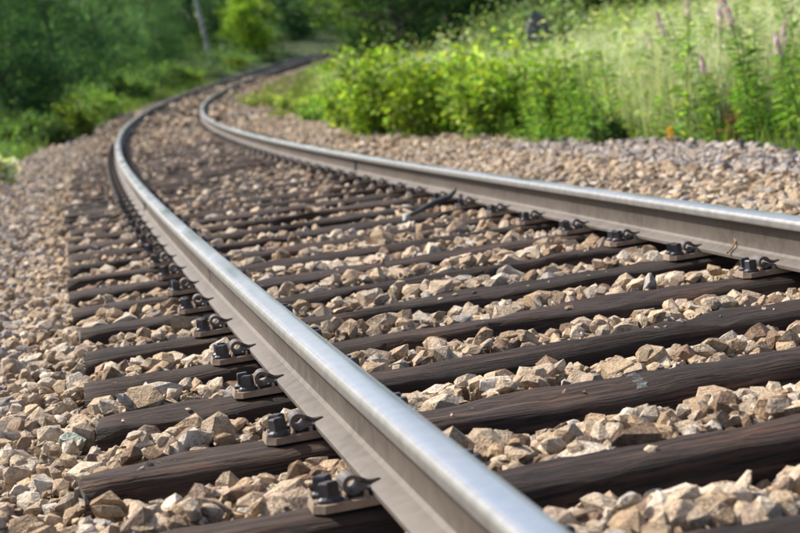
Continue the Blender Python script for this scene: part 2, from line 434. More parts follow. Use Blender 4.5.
# baseplate: chamfered steel plate with shoulders either side of the rail foot
def plate_mesh():
    bm = bmesh.new()
    out = [(-.158, -.045), (-.140, -.072), (.140, -.072), (.158, -.045), (.158, .045), (.140, .072), (-.140, .072), (-.158, .045)]
    b = [bm.verts.new((x, y, -.014)) for x, y in out]; t = [bm.verts.new((x * .985, y * .97, -.0005)) for x, y in out]
    bm.faces.new(t); bm.faces.new(b[::-1])
    for k in range(8): bm.faces.new((b[k], b[(k + 1) % 8], t[(k + 1) % 8], t[k]))
    def box(x0, x1, y0, y1, z0, z1, ch=.003):
        vs_ = [bm.verts.new(p) for p in ((x0, y0, z0), (x1, y0, z0), (x1, y1, z0), (x0, y1, z0), (x0 + ch, y0 + ch, z1), (x1 - ch, y0 + ch, z1), (x1 - ch, y1 - ch, z1), (x0 + ch, y1 - ch, z1))]
        for f in ((4, 5, 6, 7), (0, 1, 5, 4), (1, 2, 6, 5), (2, 3, 7, 6), (3, 0, 4, 7)): bm.faces.new([vs_[i] for i in f])
    for s in (-1, 1):
        a, c_ = sorted((s * .060, s * .070)); box(a, c_, -.066, .066, -.004, .010)          # shoulder
        a, c_ = sorted((s * .096, s * .104)); box(a, c_, -.058, .058, -.004, .010)          # rib the clip bears on
        a, c_ = sorted((s * .149, s * .1565)); box(a, c_, -.042, .042, -.004, .004)          # outer lip
    return mesh_bm('baseplate', bm, M_PLATE)
PLM = plate_mesh()

def clip_mesh(seg=14):
    """broad flat spring rolled into a loop, its toe bearing on the rail foot (towards -x)"""
    path = []
    cx, cz, R = .031, .0205, .0136
    for k in range(seg + 1):
        a = math.radians(160 - 310 * k / seg); path.append((cx + R * math.cos(a), cz + R * math.sin(a)))
    path += [(.004, .0085), (-.002, .0075)]
    th = .0040; bm = bmesh.new(); rows = []
    n = len(path)
    for i, (x, z) in enumerate(path):
        x0, z0 = path[max(i - 1, 0)]; x1, z1 = path[min(i + 1, n - 1)]
        d = math.hypot(x1 - x0, z1 - z0); nx, nz = -(z1 - z0) / d, (x1 - x0) / d
        w = .038 + .002 * math.sin(i)
        row = [bm.verts.new((x + nx * th * a, y * w, z + nz * th * a)) for a, y in ((1, -1), (1, 1), (-1, 1), (-1, -1))]
        rows.append(row)
    for i in range(n - 1):
        for k in range(4): bm.faces.new((rows[i][k], rows[i][(k + 1) % 4], rows[i + 1][(k + 1) % 4], rows[i + 1][k]))
    bm.faces.new(rows[0]); bm.faces.new(rows[-1][::-1])
    v_, q_ = tube([(.0195, .004, .026), (.010, .005, .0215), (.002, .007, .0175), (-.007, .009, .0168), (-.016, .011, .0180), (-.021, .012, .0192)], [.0052, .0050, .0048, .0044, .0038, .0022], 7)
    vv = [bm.verts.new(p) for p in v_]
    for f in q_: bm.faces.new([vv[i] for i in f])
    return mesh_bm('rail_clip', bm, M_CLIP)
CLM = clip_mesh()

def screw_mesh():
    bm = bmesh.new()
    def disc(r0, r1, z0, z1, n=12, rot=0):
        b = [bm.verts.new((r0 * math.cos(2 * PI * k / n + rot), r0 * math.sin(2 * PI * k / n + rot), z0)) for k in range(n)]
        t = [bm.verts.new((r1 * math.cos(2 * PI * k / n + rot), r1 * math.sin(2 * PI * k / n + rot), z1)) for k in range(n)]
        for k in range(n): bm.faces.new((b[k], b[(k + 1) % n], t[(k + 1) % n], t[k]))
        bm.faces.new(t)
    disc(.024, .0225, -.002, .005); disc(.021, .016, .005, .009)
    disc(.0185, .0172, .009, .031, 4, PI / 4); disc(.0172, .0140, .031, .034, 4, PI / 4)
    return mesh_bm('track_screw', bm, M_SCREW)
SCM = screw_mesh()

# one joined fastening for the sleepers too far to show its pieces
def fastening_mesh():
    bm = bmesh.new()
    for s in (-1, 1):
        for me, sx, loc, rz in ((CLM, s, (s * .055, 0, 0), 0 if s > 0 else PI), (SCM, 1, (s * .126, -.034, 0), 0), (SCM, 1, (s * .126, .036, 0), .3)):
            n0 = len(bm.verts); bm.from_mesh(me); bm.verts.ensure_lookup_table()
            Mx = Matrix.Translation(loc) @ Matrix.Rotation(rz, 4, 'Z')
            for v_ in bm.verts[n0:]: v_.co = Mx @ v_.co
    bmesh.ops.dissolve_degenerate(bm, edges=bm.edges, dist=.0001)
    return mesh_bm('fastening', bm, M_CLIP)
FSM = fastening_mesh()

rs = random.Random(3)
sleepers = {}
for i in range(-3, 182):
    s = SL0 + i * SPC + slip(i)
    X, Y, T, Zt = [float(v_) for v_ in trk(s)]
    near = i < 30
    o = link('sleeper', SLM[i % 7] if i < 60 else SLM_FAR[i % 3], track)
    lo = lslip(i)
    yaw = rs.uniform(-.006, .006)
    pos = wpos(s, lo, TOPZ - .003 + (0 if i < 40 else -.01)); o.location = pos
    o.rotation_euler = (0, 0, -T + yaw + (PI if i % 2 else 0)); o.scale = (1, rs.uniform(.58, .68), 1)
    fl = -1 if i % 2 else 1
    sleepers[i] = o
    if i > 75: continue
    for lat in (-G2, G2):
        lx = (lat - lo) * fl
        bp = link('baseplate', PLM, o); bp.location = (lx, rs.uniform(-.004, .004), .0175)
        zt = .0175
        if i < 18:
            for sd_ in (-1, 1):
                c_ = link('rail_clip', CLM, o); c_.location = (lx + sd_ * .0555, rs.uniform(-.006, .006), zt)
                c_.rotation_euler = (0, 0, (0 if sd_ > 0 else PI) + rs.uniform(-.05, .05))
                for k, yy in enumerate((-.034, .034)):
                    w = link('track_screw', SCM, o); w.location = (lx + sd_ * (.126 + rs.uniform(-.004, .004)), yy, zt + rs.uniform(-.001, .003))
                    w.rotation_euler = (rs.uniform(-.05, .05), rs.uniform(-.05, .05), rs.uniform(0, PI))
        else:
            f_ = link('fastening', FSM, o); f_.location = (lx, 0, zt); f_['kind'] = 'stuff'
# faded paint stroke across two sleepers
for i in (1, 2):
    o = sleepers[i]; me = o.data; bmx = bmesh.new(); fl = -1 if i % 2 else 1
    xs = [-.013, -.005, .004, .012]; x0 = (-.118 - lslip(i)) * fl
    # sample the log's own surface by ray so the paint lies 1.5 mm above it
    from mathutils.bvhtree import BVHTree
    bv = BVHTree.FromPolygons([v_.co.copy() for v_ in me.vertices], [list(p.vertices) for p in me.polygons])
    grid = []
    for yk in np.linspace(-.035, .085, 10):
        row = []
        for xk in xs:
            jit = random.Random(int(yk * 1e4) + int(xk * 1e4)).uniform(-.006, .006)
            hit = bv.ray_cast(Vector((x0 + xk + jit, yk, .3)), Vector((0, 0, -1)))
            row.append(bmx.verts.new((x0 + xk + jit, yk, (hit[0].z if hit[0] else 0) + .002)))
        grid.append(row)
    for a in range(9):
        for b in range(3): bmx.faces.new((grid[a][b], grid[a + 1][b], grid[a + 1][b + 1], grid[a][b + 1]))
    link('paint_glint_mark', mesh_bm('paint_glint_mark', bmx, M_PAINT_GLINT), o)

# ------------------------------------------------------------------ stones
def stone_variants(npts, count, seed):
    r = np.random.default_rng(seed); out = []
    while len(out) < count:
        d = r.normal(size=(npts, 3)); d /= np.linalg.norm(d, axis=1)[:, None]
        e = r.uniform(1.6, 3.2)
        k = 1 / (np.abs(d) ** e).sum(1) ** (1 / e)
        p = d * k[:, None] * r.uniform(.85, 1.0, (npts, 1))
        p[:, 0] += p[:, 1] * r.uniform(-.4, .4); p[:, 1] += p[:, 2] * r.uniform(-.35, .35)
        p *= np.array([1.0, r.uniform(.62, .92), r.uniform(.48, .78)])
        bm = bmesh.new(); [bm.verts.new(v_) for v_ in p]
        res = bmesh.ops.convex_hull(bm, input=bm.verts)
        junk = [g_ for g_ in res['geom_interior'] if isinstance(g_, bmesh.types.BMVert)] + [g_ for g_ in res['geom_unused'] if isinstance(g_, bmesh.types.BMVert)]
        bmesh.ops.delete(bm, geom=list(set(junk)), context='VERTS')
        bmesh.ops.triangulate(bm, faces=bm.faces); bmesh.ops.recalc_face_normals(bm, faces=bm.faces)
        bm.verts.index_update()
        V = np.array([v_.co[:] for v_ in bm.verts]); Fc = np.array([[v_.index for v_ in f.verts] for f in bm.faces]); bm.free()
        V -= V.mean(0); V /= np.abs(V[:, 0]).max()
        out.append((V, Fc))
    return out
VAR = [stone_variants(22, 22, 1), stone_variants(14, 14, 2), stone_variants(10, 10, 3), stone_variants(7, 8, 4)]

PAL = np.array([(.46, .36, .255), (.44, .33, .215), (.49, .41, .315), (.37, .265, .165), (.56, .495, .41), (.25, .18, .13), (.44, .345, .262), (.40, .37, .345)])
PW = np.array([.24, .19, .18, .10, .11, .06, .08, .04]); PW = PW / PW.sum()
PALG = np.array([(.36, .335, .335), (.42, .385, .37), (.30, .28, .285), (.47, .43, .39), (.40, .33, .28)])
def in_view(P, margin):
    d = P - np.array([0, 0, CAM_H]); f = d @ np.array(FWD); u = d @ np.array(RIGHT); v_ = d @ np.array(UP)
    w = f * 400 / F_PX + margin; h_ = f * 267 / F_PX + margin
    return (f > .8) & (np.abs(u) < w) & (np.abs(v_) < h_)

def stone_field(s0, s1, cell, rmean, rng, margin, lod, second=.0, l0=-2.75, l1=3.25):
    s = np.arange(s0, s1, cell); l = np.arange(l0, l1, cell)
    A, B = np.meshgrid(s, l, indexing='ij'); A = A.ravel(); B = B.ravel()
    top = np.zeros(len(A), bool)
    if second:
        k = rng.random(len(A)) < second
        A = np.concatenate([A, A[k]]); B = np.concatenate([B, B[k]]); top = np.concatenate([top, np.ones(k.sum(), bool)])
    A = A + rng.uniform(-.5, .5, len(A)) * cell; B = B + rng.uniform(-.5, .5, len(B)) * cell
    r = rmean * np.exp(rng.normal(0, .28, len(A))); r = np.clip(r, rmean * .5, rmean * 1.9)
    r = np.where(B < -1.27, r * .80, r)
    z = ballast_z(A, B) - r * .35 + rng.uniform(-.012, .012, len(A)) + np.where(top, rmean * .55, 0)
    # ragged outer edges
    keep = (B > l0 + .25 * rng.random(len(A)) + .12 * np.sin(A * 1.3)) & (B < l1 - .3 * rng.random(len(A)) - .15 * np.sin(A * .9 + 1))
    # keep clear of the sleepers and of the rails
    i = np.clip(np.searchsorted(SL_S, A), 1, len(SL_S) - 1)
    dn = np.minimum(A - SL_S[i - 1], SL_S[i] - A)
    infoot = (np.abs(B) < 1.265) & (dn < .070 + r * .46) & ~((A > 18) & (rng.random(len(A)) < np.clip((A - 18) / 25, 0, .5)))
    keep &= ~infoot
    keep &= ~((np.abs(B) < 1.265 + r * .6) & (np.abs(B) >= 1.265) & (dn < .13) & (z > -.2))
    nr = np.abs(np.abs(B) - G2)
    z = np.where(nr < .06 + r, np.minimum(z, -.152 - r * .75), z)
    z = np.where((nr < .22) & (dn < .17), np.minimum(z, -.165 - r * .3), z)
    P = wpos(A, B, z)
    keep &= in_view(P, margin)
    A, B, z, r, P, top = A[keep], B[keep], z[keep], r[keep], P[keep], top[keep]
    return dict(s=A, l=B, r=r, P=P, top=top, lod=np.full(len(A), lod))
rng = np.random.default_rng(11)
fields = [stone_field(1.0, 7.5, .047, .034, rng, 1.0, 0, .34),
          stone_field(7.5, 14, .050, .033, rng, .9, 1, .14),
          stone_field(14, 30, .072, .041, rng, .8, 2, .14),
          stone_field(30, 75, .12, .058, rng, .8, 3, .15),
          stone_field(1.6, 8.0, .036, .0135, rng, .4, 2, 0)]
m_ = 260; gi = rng.integers(-2, 9, m_); gs = SL_S[gi + 8] + rng.uniform(-.03, .03, m_); gl = rng.uniform(-1.2, 1.2, m_)
ok = np.abs(np.abs(gl) - G2) > .2; gs, gl = gs[ok], gl[ok]; gr = np.clip(.0075 * np.exp(rng.normal(0, .5, len(gs))), .003, .02)
fields.append(dict(s=gs, l=gl, r=gr, P=wpos(gs, gl, TOPZ - .007 + gr * .15), top=np.zeros(len(gs), bool), lod=np.full(len(gs), 2)))
ST = {k: np.concatenate([f[k] for f in fields]) for k in fields[0]}
n = len(ST['s'])
c = PAL[rng.choice(len(PAL), n, p=PW)]
grey = ((ST['l'] > 2.4) & (ST['s'] < 14.5)) * .88 + (ST['l'] < -1.45) * .42
grey = rng.random(n) < grey
c = np.where(grey[:, None], PALG[rng.integers(0, len(PALG), n)], c)
brown = (np.abs(ST['l']) < 1.25) & (rng.random(n) < .09 + .10 * np.clip((ST['s'] - 6) / 8, 0, 1))
c = np.where(brown[:, None], np.array([.22, .145, .095]), c)
c = c * .87 + c.mean(1, keepdims=True) * .14 * np.array([1.03, 1.0, .95])
c = c * rng.uniform(.72, 1.1, (n, 1))
# random orientation, biased flat
ax = rng.uniform(0, 2 * PI, n); tl = rng.normal(0, .42, n); t2 = rng.normal(0, .42, n)
def rotm(ax, tl, t2):
    z0 = np.zeros_like(ax); o1 = np.ones_like(ax)
    ca, sa, ct, st_, c2, s2 = np.cos(ax), np.sin(ax), np.cos(tl), np.sin(tl), np.cos(t2), np.sin(t2)
    Rz = np.stack([ca, -sa, z0, sa, ca, z0, z0, z0, o1], -1).reshape(-1, 3, 3)
    Rx = np.stack([o1, z0, z0, z0, ct, -st_, z0, st_, ct], -1).reshape(-1, 3, 3)
    Ry = np.stack([c2, z0, s2, z0, o1, z0, -s2, z0, c2], -1).reshape(-1, 3, 3)
    return Rx @ Ry @ Rz
RM = rotm(ax, tl, t2)
var = rng.integers(0, 1000, n)
# the 300 that show largest become parts of their own
d = ST['P'] - np.array([0, 0, CAM_H]); dep = d @ np.array(FWD)
score = ST['r'] / dep * np.where(in_view(ST['P'], 0.0), 1, 0) * np.where(ST['top'], 1.6, 1.0)
single = np.zeros(n, bool); single[np.argsort(-score)[:300]] = True
def build_stones(idx):
    Vs = []; Fs = []; Cs = []; off = 0
    for lod in range(4):
        vs_ = VAR[lod]
        for k, (V, Fc) in enumerate(vs_):
            m = idx[(ST['lod'][idx] == lod) & (var[idx] % len(vs_) == k)]
            if not len(m): continue
            W = np.einsum('nij,vj->nvi', RM[m], V) * ST['r'][m][:, None, None] + ST['P'][m][:, None, :]
            Vs.append(W.reshape(-1, 3)); nv = len(V)
            Fs.append((Fc[None] + (np.arange(len(m)) * nv)[:, None, None]).reshape(-1, 3) + off); off += len(m) * nv
            Cs.append(np.repeat(c[m], nv, 0))
    return np.concatenate(Vs), np.concatenate(Fs), np.concatenate(Cs)
V, Fc, Cc = build_stones(np.where(~single)[0])
gv = link('gravel', mesh_np('gravel', V, Fc, M_STONE, attr=Cc), bed); tag(gv, kind='stuff')
print('stones', n, 'tris', len(Fc))
sing = np.where(single)[0]
gstone = sing[np.argmin((ST['s'][sing] - 3.89) ** 2 + (ST['l'][sing] + 1.33) ** 2)]; c[gstone] = (.40, .46, .40)
bstone = sing[np.argmin((ST['s'][sing] - 4.58) ** 2 + (ST['l'][sing] - .54) ** 2)]; c[bstone] = (.42, .45, .55)
for j in sing:
    V, Fc, Cc = build_stones(np.array([j])); V = V - ST['P'][j]
    o = link('stone', mesh_np('stone', V, Fc, M_STONE, attr=Cc), bed); o.location = ST['P'][j]
    if j == gstone: o['label'] = 'pale green stone'
    if j == bstone: o['label'] = 'bluish stone'

# ------------------------------------------------------------------ small things on the track
v1, q1 = tube([wpos(7.50, .325, -0.137), wpos(7.55, .40, -0.123), wpos(7.66, .49, -0.108), wpos(7.74, .585, -0.100), wpos(7.88, .645, -0.093), wpos(7.98, .68, -0.092), wpos(8.06, .70, -0.085), wpos(8.09, .71, -0.09)],
              [.008, .013, .014, .014, .012, .010, .009, .004], 8)
bar = link('bent_bar', mesh_np('bent_bar', v1, q1, M_BAR, smooth=True))
tag(bar, 'dark bent metal bar lying across the sleepers beside the far rail', 'scrap bar')
v1, q1 = tube([wpos(7.40, .285, -0.150), wpos(7.44, .30, -0.137), wpos(7.49, .322, -0.135), wpos(7.505, .33, -0.135)], [.006, .014, .0145, .010], 8)
link('bar_tip', mesh_np('bar_tip', v1, q1, M_BARTIP, smooth=True), bar)
v1, q1 = tube([wpos(4.69, .688, -.1215), wpos(4.72, .715, -.1145), wpos(4.745, .742, -.100), wpos(4.765, .748, -.088)], [.003, .0035, .003, .0015], 5)
tw = link('twig', mesh_np('twig', v1, q1, M_DRYSTEM)); tag(tw, 'thin pale twig lying on the foot of the far rail', 'twig')

# ------------------------------------------------------------------ vegetation builders
def leaves(C, size, rng, aspect=.5, tint=(.06, .11, .03), var=.35, updir=.35, droop=None, dirs=None, hue=.12):
    """folded leaf blades at centres C: 4 verts, 2 triangles each"""
    n = len(C); sz = size * rng.uniform(.6, 1.35, n)[:, None]
    if dirs is None:
        dirs = rng.normal(size=(n, 3)); dirs[:, 2] = dirs[:, 2] * .55
    t = dirs / np.linalg.norm(dirs, axis=1)[:, None]
    nn = rng.normal(size=(n, 3)); nn[:, 2] = np.abs(nn[:, 2]) + updir
    b = np.cross(nn, t); b /= np.linalg.norm(b, axis=1)[:, None] + 1e-9
    nrm = np.cross(t, b)
    v0 = C - t * sz * .5; v2 = C + t * sz * .5 - nrm * sz * .08
    v1 = C + b * sz * aspect * .5 + nrm * sz * .07; v3 = C - b * sz * aspect * .5 + nrm * sz * .07
    V = np.stack([v0, v1, v2, v3], 1).reshape(-1, 3)
    base = np.arange(n)[:, None] * 4
    Fc = np.concatenate([base + np.array([[0, 1, 2]]), base + np.array([[0, 2, 3]])], 1).reshape(-1, 3)
    tn = np.array(tint)[None] * np.exp(rng.normal(0, var, (n, 1))) * (1 + rng.normal(0, hue, (n, 3)) * np.array([1, .3, .8]))
    return V, Fc, np.repeat(np.clip(tn, .004, .8), 4, 0)

def cat3(parts):
    V = []; Q = []; T = []; o = 0
    for v_, q_, t_ in parts: V.append(v_); Q.append(q_ + o); T.append(t_); o += len(v_)
    return np.concatenate(V), np.concatenate(Q), np.concatenate(T)

def tree_meshes(seed, H, R, nclump, per, leaf, tint, low=.1, trunk_r=.14, bark=None, shape=1.0):
    r = random.Random(seed); rg = np.random.default_rng(seed)
    lean = Vector((-.09 + r.uniform(-.03, .03), r.uniform(-.04, .04), 0))
    axis = lambda t: Vector((lean.x * H * t + .1 * math.sin(3 * t + seed), lean.y * H * t + .1 * math.cos(2.3 * t + seed) - .1, H * t - .3 * (t == 0)))
    parts = [tube([axis(k / 9) for k in range(10)], [trunk_r * (1 - .88 * k / 9) + .012 for k in range(10)], 8)]
    ctr = []; tints = []
    for k in range(nclump):
        t = low + (1 - low) * r.random() ** (.85 if low > .1 else 1.35)
        rad = R * (math.sin(PI * min(1, (t - low) / (1 - low) * .86 + .14)) ** .6) * shape * r.uniform(.35, 1.05)
        a = r.uniform(0, 2 * PI)
        p = axis(t) + Vector((math.cos(a) * rad, math.sin(a) * rad, r.uniform(-.1, .25) * R))
        ctr.append(p); tints.append(math.exp(r.gauss(0, .28)))
        if k % 3 == 0:
            st_ = axis(max(.12, t * .8)); mid = st_.lerp(p, .5) + Vector((0, 0, -.06 * rad))
            parts.append(tube([st_, mid, p], [trunk_r * .32, trunk_r * .2, .012], 5))
    V, Q = cat_mesh(parts)
    tm = mesh_np('trunk', V, Q, bark or M_BARK, smooth=True)
    lv = []
    for p, tn in zip(ctr, tints):
        sg = R * .17 * r.uniform(.6, 1.35)
        C = rg.normal(size=(per, 3)) * np.array([sg, sg, sg * .62]) + np.array(p)
        lv.append(leaves(C, leaf, rg, .55, tuple(np.array(tint) * tn), .2))
    V, Fc, T = cat3(lv)
    return tm, mesh_np('crown', V, Fc, M_LEAF, attr=T)

def put_tree(name, protos, px, dist, label, scale=1.0, rz=0.0, group=None, cat='tree', zoff=-.1):
    x, y, z = at_l(px, dist) if dist < 0 else at(px, dist)
    o = bpy.data.objects.new(name, None); col.objects.link(o); o.location = (x, y, z + zoff)
    o.rotation_euler = (0, 0, 0); o.scale = (scale,) * 3
    tag(o, label, cat, group)
    t_ = link('trunk', protos[0], o); c_ = link('crown', protos[1], o)
    for q_ in (t_, c_): q_.rotation_euler = (0, 0, 0)
    return o

DK = (.074, .168, .075); DEEP = (.035, .082, .030); MD = (.125, .25, .10); LT = (.13, .21, .035); BR = (.25, .39, .05)
T_dark = [tree_meshes(k, 9.0, 2.9, 150, 160, .15, DK, .0, .16) for k in (1, 2, 3)]
T_mid = [tree_meshes(k, 9.5, 2.7, 150, 160, .13, (.14, .27, .13), .0, .13) for k in (11, 12)]
T_round = tree_meshes(21, 3.9, 1.75, 90, 95, .17, BR, .14, .08)
T_birch = tree_meshes(31, 11, 2.0, 60, 70, .14, MD, .42, .13, M_BIRCH)
T_deep = [tree_meshes(k, 7.0, 2.3, 150, 140, .14, DEEP, .0, .13) for k in (51, 52, 53)]
T_light = tree_meshes(41, 6.5, 1.7, 110, 90, .16, (.18, .29, .045), .0, .1)

TG_ = 'dark broadleaf trees along the left edge of the cutting'
put_tree('broadleaf_tree', T_dark[0], 10, -5.2, 'tall dark green tree at the far left beyond the gravel shoulder', .74)
put_tree('broadleaf_tree', T_dark[1], 62, -5.8, 'very dark shadowy tree second from the left edge', .76)
put_tree('broadleaf_tree', T_mid[0], 108, -6.2, 'mid green tree between the dark left trees and the birch', .78)
put_tree('broadleaf_tree', T_mid[1], 160, -6.4, 'hazy mid green tree just left of the pale birch trunk', .78)
put_tree('birch_tree', T_birch, 212, -5.0, 'leaning birch with a pale whitish trunk behind the outer rail', 1.0, cat='birch')
put_tree('round_tree', T_round, 257, -4.3, 'small rounded yellow green tree lit bright against dark wood', .95)
put_tree('broadleaf_tree', T_dark[2], 202, -10, 'dark tree behind the birch left of the bright round tree', 1.05)
put_tree('broadleaf_tree', T_dark[0], 292, -10, 'dark tree directly right of the bright rounded tree', .85)
put_tree('broadleaf_tree', T_light, 384, 47, 'light green upright tree where the rails disappear', .85)
put_tree('broadleaf_tree', T_deep[0], 408, 40, 'dark green tree behind the bright bush, leftmost of three', .8)
put_tree('broadleaf_tree', T_deep[1], 455, 44, 'dark green tree behind the bright bush, middle of three', .8)
put_tree('broadleaf_tree', T_deep[2], 512, 50, 'dark green tree behind the bright bush, rightmost of three', .8)
for px_, d_, k_, lb_ in ((548, 52, 1, 'dark tree above the muted bank bush, right of the track-side trees'), (640, 50, 2, 'dark tree just visible over the pale grass at the top edge'), (700, 54, 0, 'dark tree at the top edge left of the tallest fireweed')):
    put_tree('broadleaf_tree', T_deep[k_], px_, d_, lb_, .8)
put_tree('broadleaf_tree', T_deep[0], 590, 58, 'dark tree whose foot closes off the pale meadow at the top', .8)
put_tree('broadleaf_tree', T_mid[0], 352, -9, 'mid green tree closing the view at the end of the curve', .8)

# far wood that reads as one mass
rg = np.random.default_rng(77)
lv = []
nC = 1500
ws = rg.uniform(58, 168, nC); wl = np.where(rg.random(nC) < .62, -rg.uniform(11, 28, nC), rg.uniform(8.5, 30, nC))
ws = np.where(wl > 0, 55 + (ws - 58) * .6, ws)
_P = wpos(ws, wl, prof(wl, ws)); cx, cy, gz = _P[:, 0], _P[:, 1], _P[:, 2]
cz = gz + rg.uniform(.0, 1, nC) ** .9 * np.where(wl < 0, 7.6, 5.5)
tn = np.exp(rg.normal(0, .3, nC))
for k in range(nC):
    C = rg.normal(size=(55, 3)) * np.array([.9, .9, .7]) + np.array([cx[k], cy[k], cz[k]])
    lv.append(leaves(C, .46, rg, .6, tuple(np.array((.075, .17, .07)) * tn[k]), .3))
V, Fc, T = cat3(lv)
w_ = link('woodland', mesh_np('woodland', V, Fc, M_LEAF, attr=T)); tag(w_, kind='stuff')
w_['label'] = 'dense dark wood closing off the background'

lv = []
nC = 700
ws = 24 + rg.random(nC) * 80; wl = -rg.uniform(0, 1, nC) ** 1.2 * 8
wl += -np.interp(ws, [24, 30, 50, 100], [3.3, 3.0, 2.7, 3.2])
_P = wpos(ws, wl, prof(wl, ws)); tn = np.exp(rg.normal(0, .35, nC))
for k in range(nC):
    hh = min(2.2, .18 + .38 * (-wl[k] - 2.6)) * rg.uniform(.4, 1.1)
    C = rg.normal(size=(60, 3)) * np.array([.35, .35, hh * .32]) + _P[k] + np.array([0, 0, hh * .55])
    lit = .35 + .65 * math.exp(-max(0, -wl[k] - 2.8) / 2.0)  # sunlight painted into the tint: brighter green towards the track
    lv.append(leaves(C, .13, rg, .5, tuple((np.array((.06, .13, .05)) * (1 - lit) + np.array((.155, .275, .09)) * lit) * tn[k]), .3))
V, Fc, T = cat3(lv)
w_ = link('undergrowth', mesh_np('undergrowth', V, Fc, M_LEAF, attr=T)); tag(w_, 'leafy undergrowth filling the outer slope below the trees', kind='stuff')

# tall mixed weeds on the inner bank
lv = []
nC = 1050
ws = 12.3 + rg.random(nC) ** 1.5 * 30; wl = 3.5 + rg.random(nC) ** 1.2 * 9
_P = wpos(ws, wl, prof(wl, ws) - .08); tn = np.exp(rg.normal(0, .3, nC)); wk = rg.random(nC)
for k in range(nC):
    hh = rg.uniform(.45, 1.05)
    tc = (.25, .37, .075) if wk[k] < .36 else ((.48, .55, .36) if wk[k] < .86 else (.13, .26, .05))
    C = rg.normal(size=(70, 3)) * np.array([.14, .14, hh * .3]) + _P[k] + np.array([-.04, 0, hh * .55])
    lv.append(leaves(C, .075, rg, .32, tuple(np.array(tc) * tn[k]), .28))
V, Fc, T = cat3(lv)
w_ = link('bank_weeds', mesh_np('bank_weeds', V, Fc, M_LEAF, attr=T)); tag(w_, 'mixed tall weeds growing through the pale bank grass', kind='stuff')

# bushes
def bush(name, px, dist, W, H, nl, leaf, tint, label, seed, cat='bush', group=None, D=None, asp=.5, up=.3, fill=0.0):
    rg = np.random.default_rng(seed); r = random.Random(seed)
    x, y, z = at_l(px, dist) if dist < 0 else at(px, dist); D = D or W * .8
    o = bpy.data.objects.new(name, None); col.objects.link(o); o.location = (x, y, z - .05); tag(o, label, cat, group)
    parts = []; C = []; k_ = max(14, int(nl / 90)); tl_ = []
    for k in range(k_):
        a = r.uniform(0, 2 * PI); q_ = math.sqrt(r.random())
        bx, by = math.cos(a) * q_ * W / 2, math.sin(a) * q_ * D / 2
        hh = H * (1 - .45 * q_ ** 2) * r.uniform(.6, 1.1)
        tip = Vector((bx - .06 * hh, by, hh)); base = Vector((bx * .45, by * .45, 0)); mid = base.lerp(tip, .5) + Vector((0, 0, .06 * H))
        parts.append(tube([base, mid, tip], [.009, .007, .003], 4))
        m = nl // k_; t_ = rg.random(m) ** .75
        pts = np.array([list(base)]) * (1 - t_)[:, None] ** 2 + 2 * np.array([list(mid)]) * (t_ * (1 - t_))[:, None] + np.array([list(tip)]) * (t_ ** 2)[:, None]
        pts = pts + rg.normal(size=(m, 3)) * np.array([W * .07, D * .07, H * .06]); pts[:, 2] = np.maximum(pts[:, 2], .03)
        C.append(leaves(pts, leaf, rg, asp, tuple(np.array(tint) * math.exp(r.gauss(0, .28))), .34, up))
    V, Q = cat_mesh(parts); link('stem', mesh_np('stem', V, Q, M_STEM), o)
    V, Fc, T = cat3(C); link('foliage', mesh_np('foliage', V, Fc, M_LEAF, attr=T), o)
    return o
YG_ = (.26, .385, .055); GB = (.19, .33, .04); GD = (.04, .085, .022); PALE = (.27, .33, .17)
bush('leafy_bush', 385, 19.5, 1.35, 1.2, 3200, .095, YG_, 'bright yellow green leafy bush beside the track, left of its pair', 101)
bush('leafy_bush', 452, 17.8, 1.5, 1.15, 3800, .10, YG_, 'bright yellow green leafy bush at the middle of the bank', 102)
bush('leafy_bush', 522, 16.2, 1.35, 1.05, 3000, .095, (.24, .36, .06), 'bright green bush right of the yellow green bushes', 103)
bush('leafy_bush', 585, 14.8, 1.0, .85, 2000, .085, (.21, .33, .06), 'bright green bush left of the low dark shrub', 104)
bush('leafy_bush', 356, 23, 1.0, 1.0, 1800, .09, GB, 'fresh green bush right of the low weedy verge', 105)
bush('white_flowered_bush', 362, 27.5, 1.0, 1.15, 1500, .09, PALE, 'pale silvery bush standing behind the green bushes', 106)
bush('dark_shrub', 612, 12.9, .42, .36, 800, .05, (.03, .065, .018), 'low dark green shrub at the edge of the ballast', 107, 'shrub')
bush('low_weed_clump', 300, 31, 1.3, .62, 1700, .08, (.22, .31, .07), 'low yellowish weed clump on the inside of the curve', 108, 'weeds')
bush('low_weed_clump', 268, 40, 1.6, .62, 1400, .085, (.23, .29, .09), 'low pale weed clump farthest round the inside curve', 109, 'weeds')
bush('low_weed_clump', 328, 27, .9, .55, 1200, .08, (.14, .24, .05), 'low darker green weed clump nearest on the inside curve', 110, 'weeds')
bush('low_weed_clump', 326, 60, 1.6, .55, 1500, .12, GB, 'green weed clump beside the rails near their vanishing end', 111, 'weeds')
bush('hillside_bush', 560, 26, 2.3, 1.55, 3600, .10, (.16, .235, .115), 'muted grey green bush on the bank behind the bright bushes', 112)
bush('hillside_bush', 520, 29, 2.2, 1.45, 3000, .10, (.14, .21, .085), 'olive green bush below the dark trees at top centre', 113)
bush('hillside_bush', 630, 27, 2.4, 1.0, 2400, .10, (.25, .31, .13), 'pale olive bush behind the meadow grass at upper right', 114)
bush('pale_leaved_plant', 4, 18.5, .42, .62, 420, .10, (.62, .68, .48), 'pale whitish green plant on the slope at the left edge', 115, 'plant')
bush('leafy_bush', 84, 34.0, 1.3, 1.0, 1900, .11, (.105, .165, .03), 'bright green bush at the foot of the left trees', 116)
bush('leafy_bush', 48, 31.0, 1.2, .7, 1300, .10, (.04, .08, .025), 'dark green bush on the left slope below the tall trees', 117)
bush('leafy_bush', 120, -3.6, 1.5, .8, 1600, .11, (.07, .125, .035), 'mid green bush on the outside of the bend', 118)
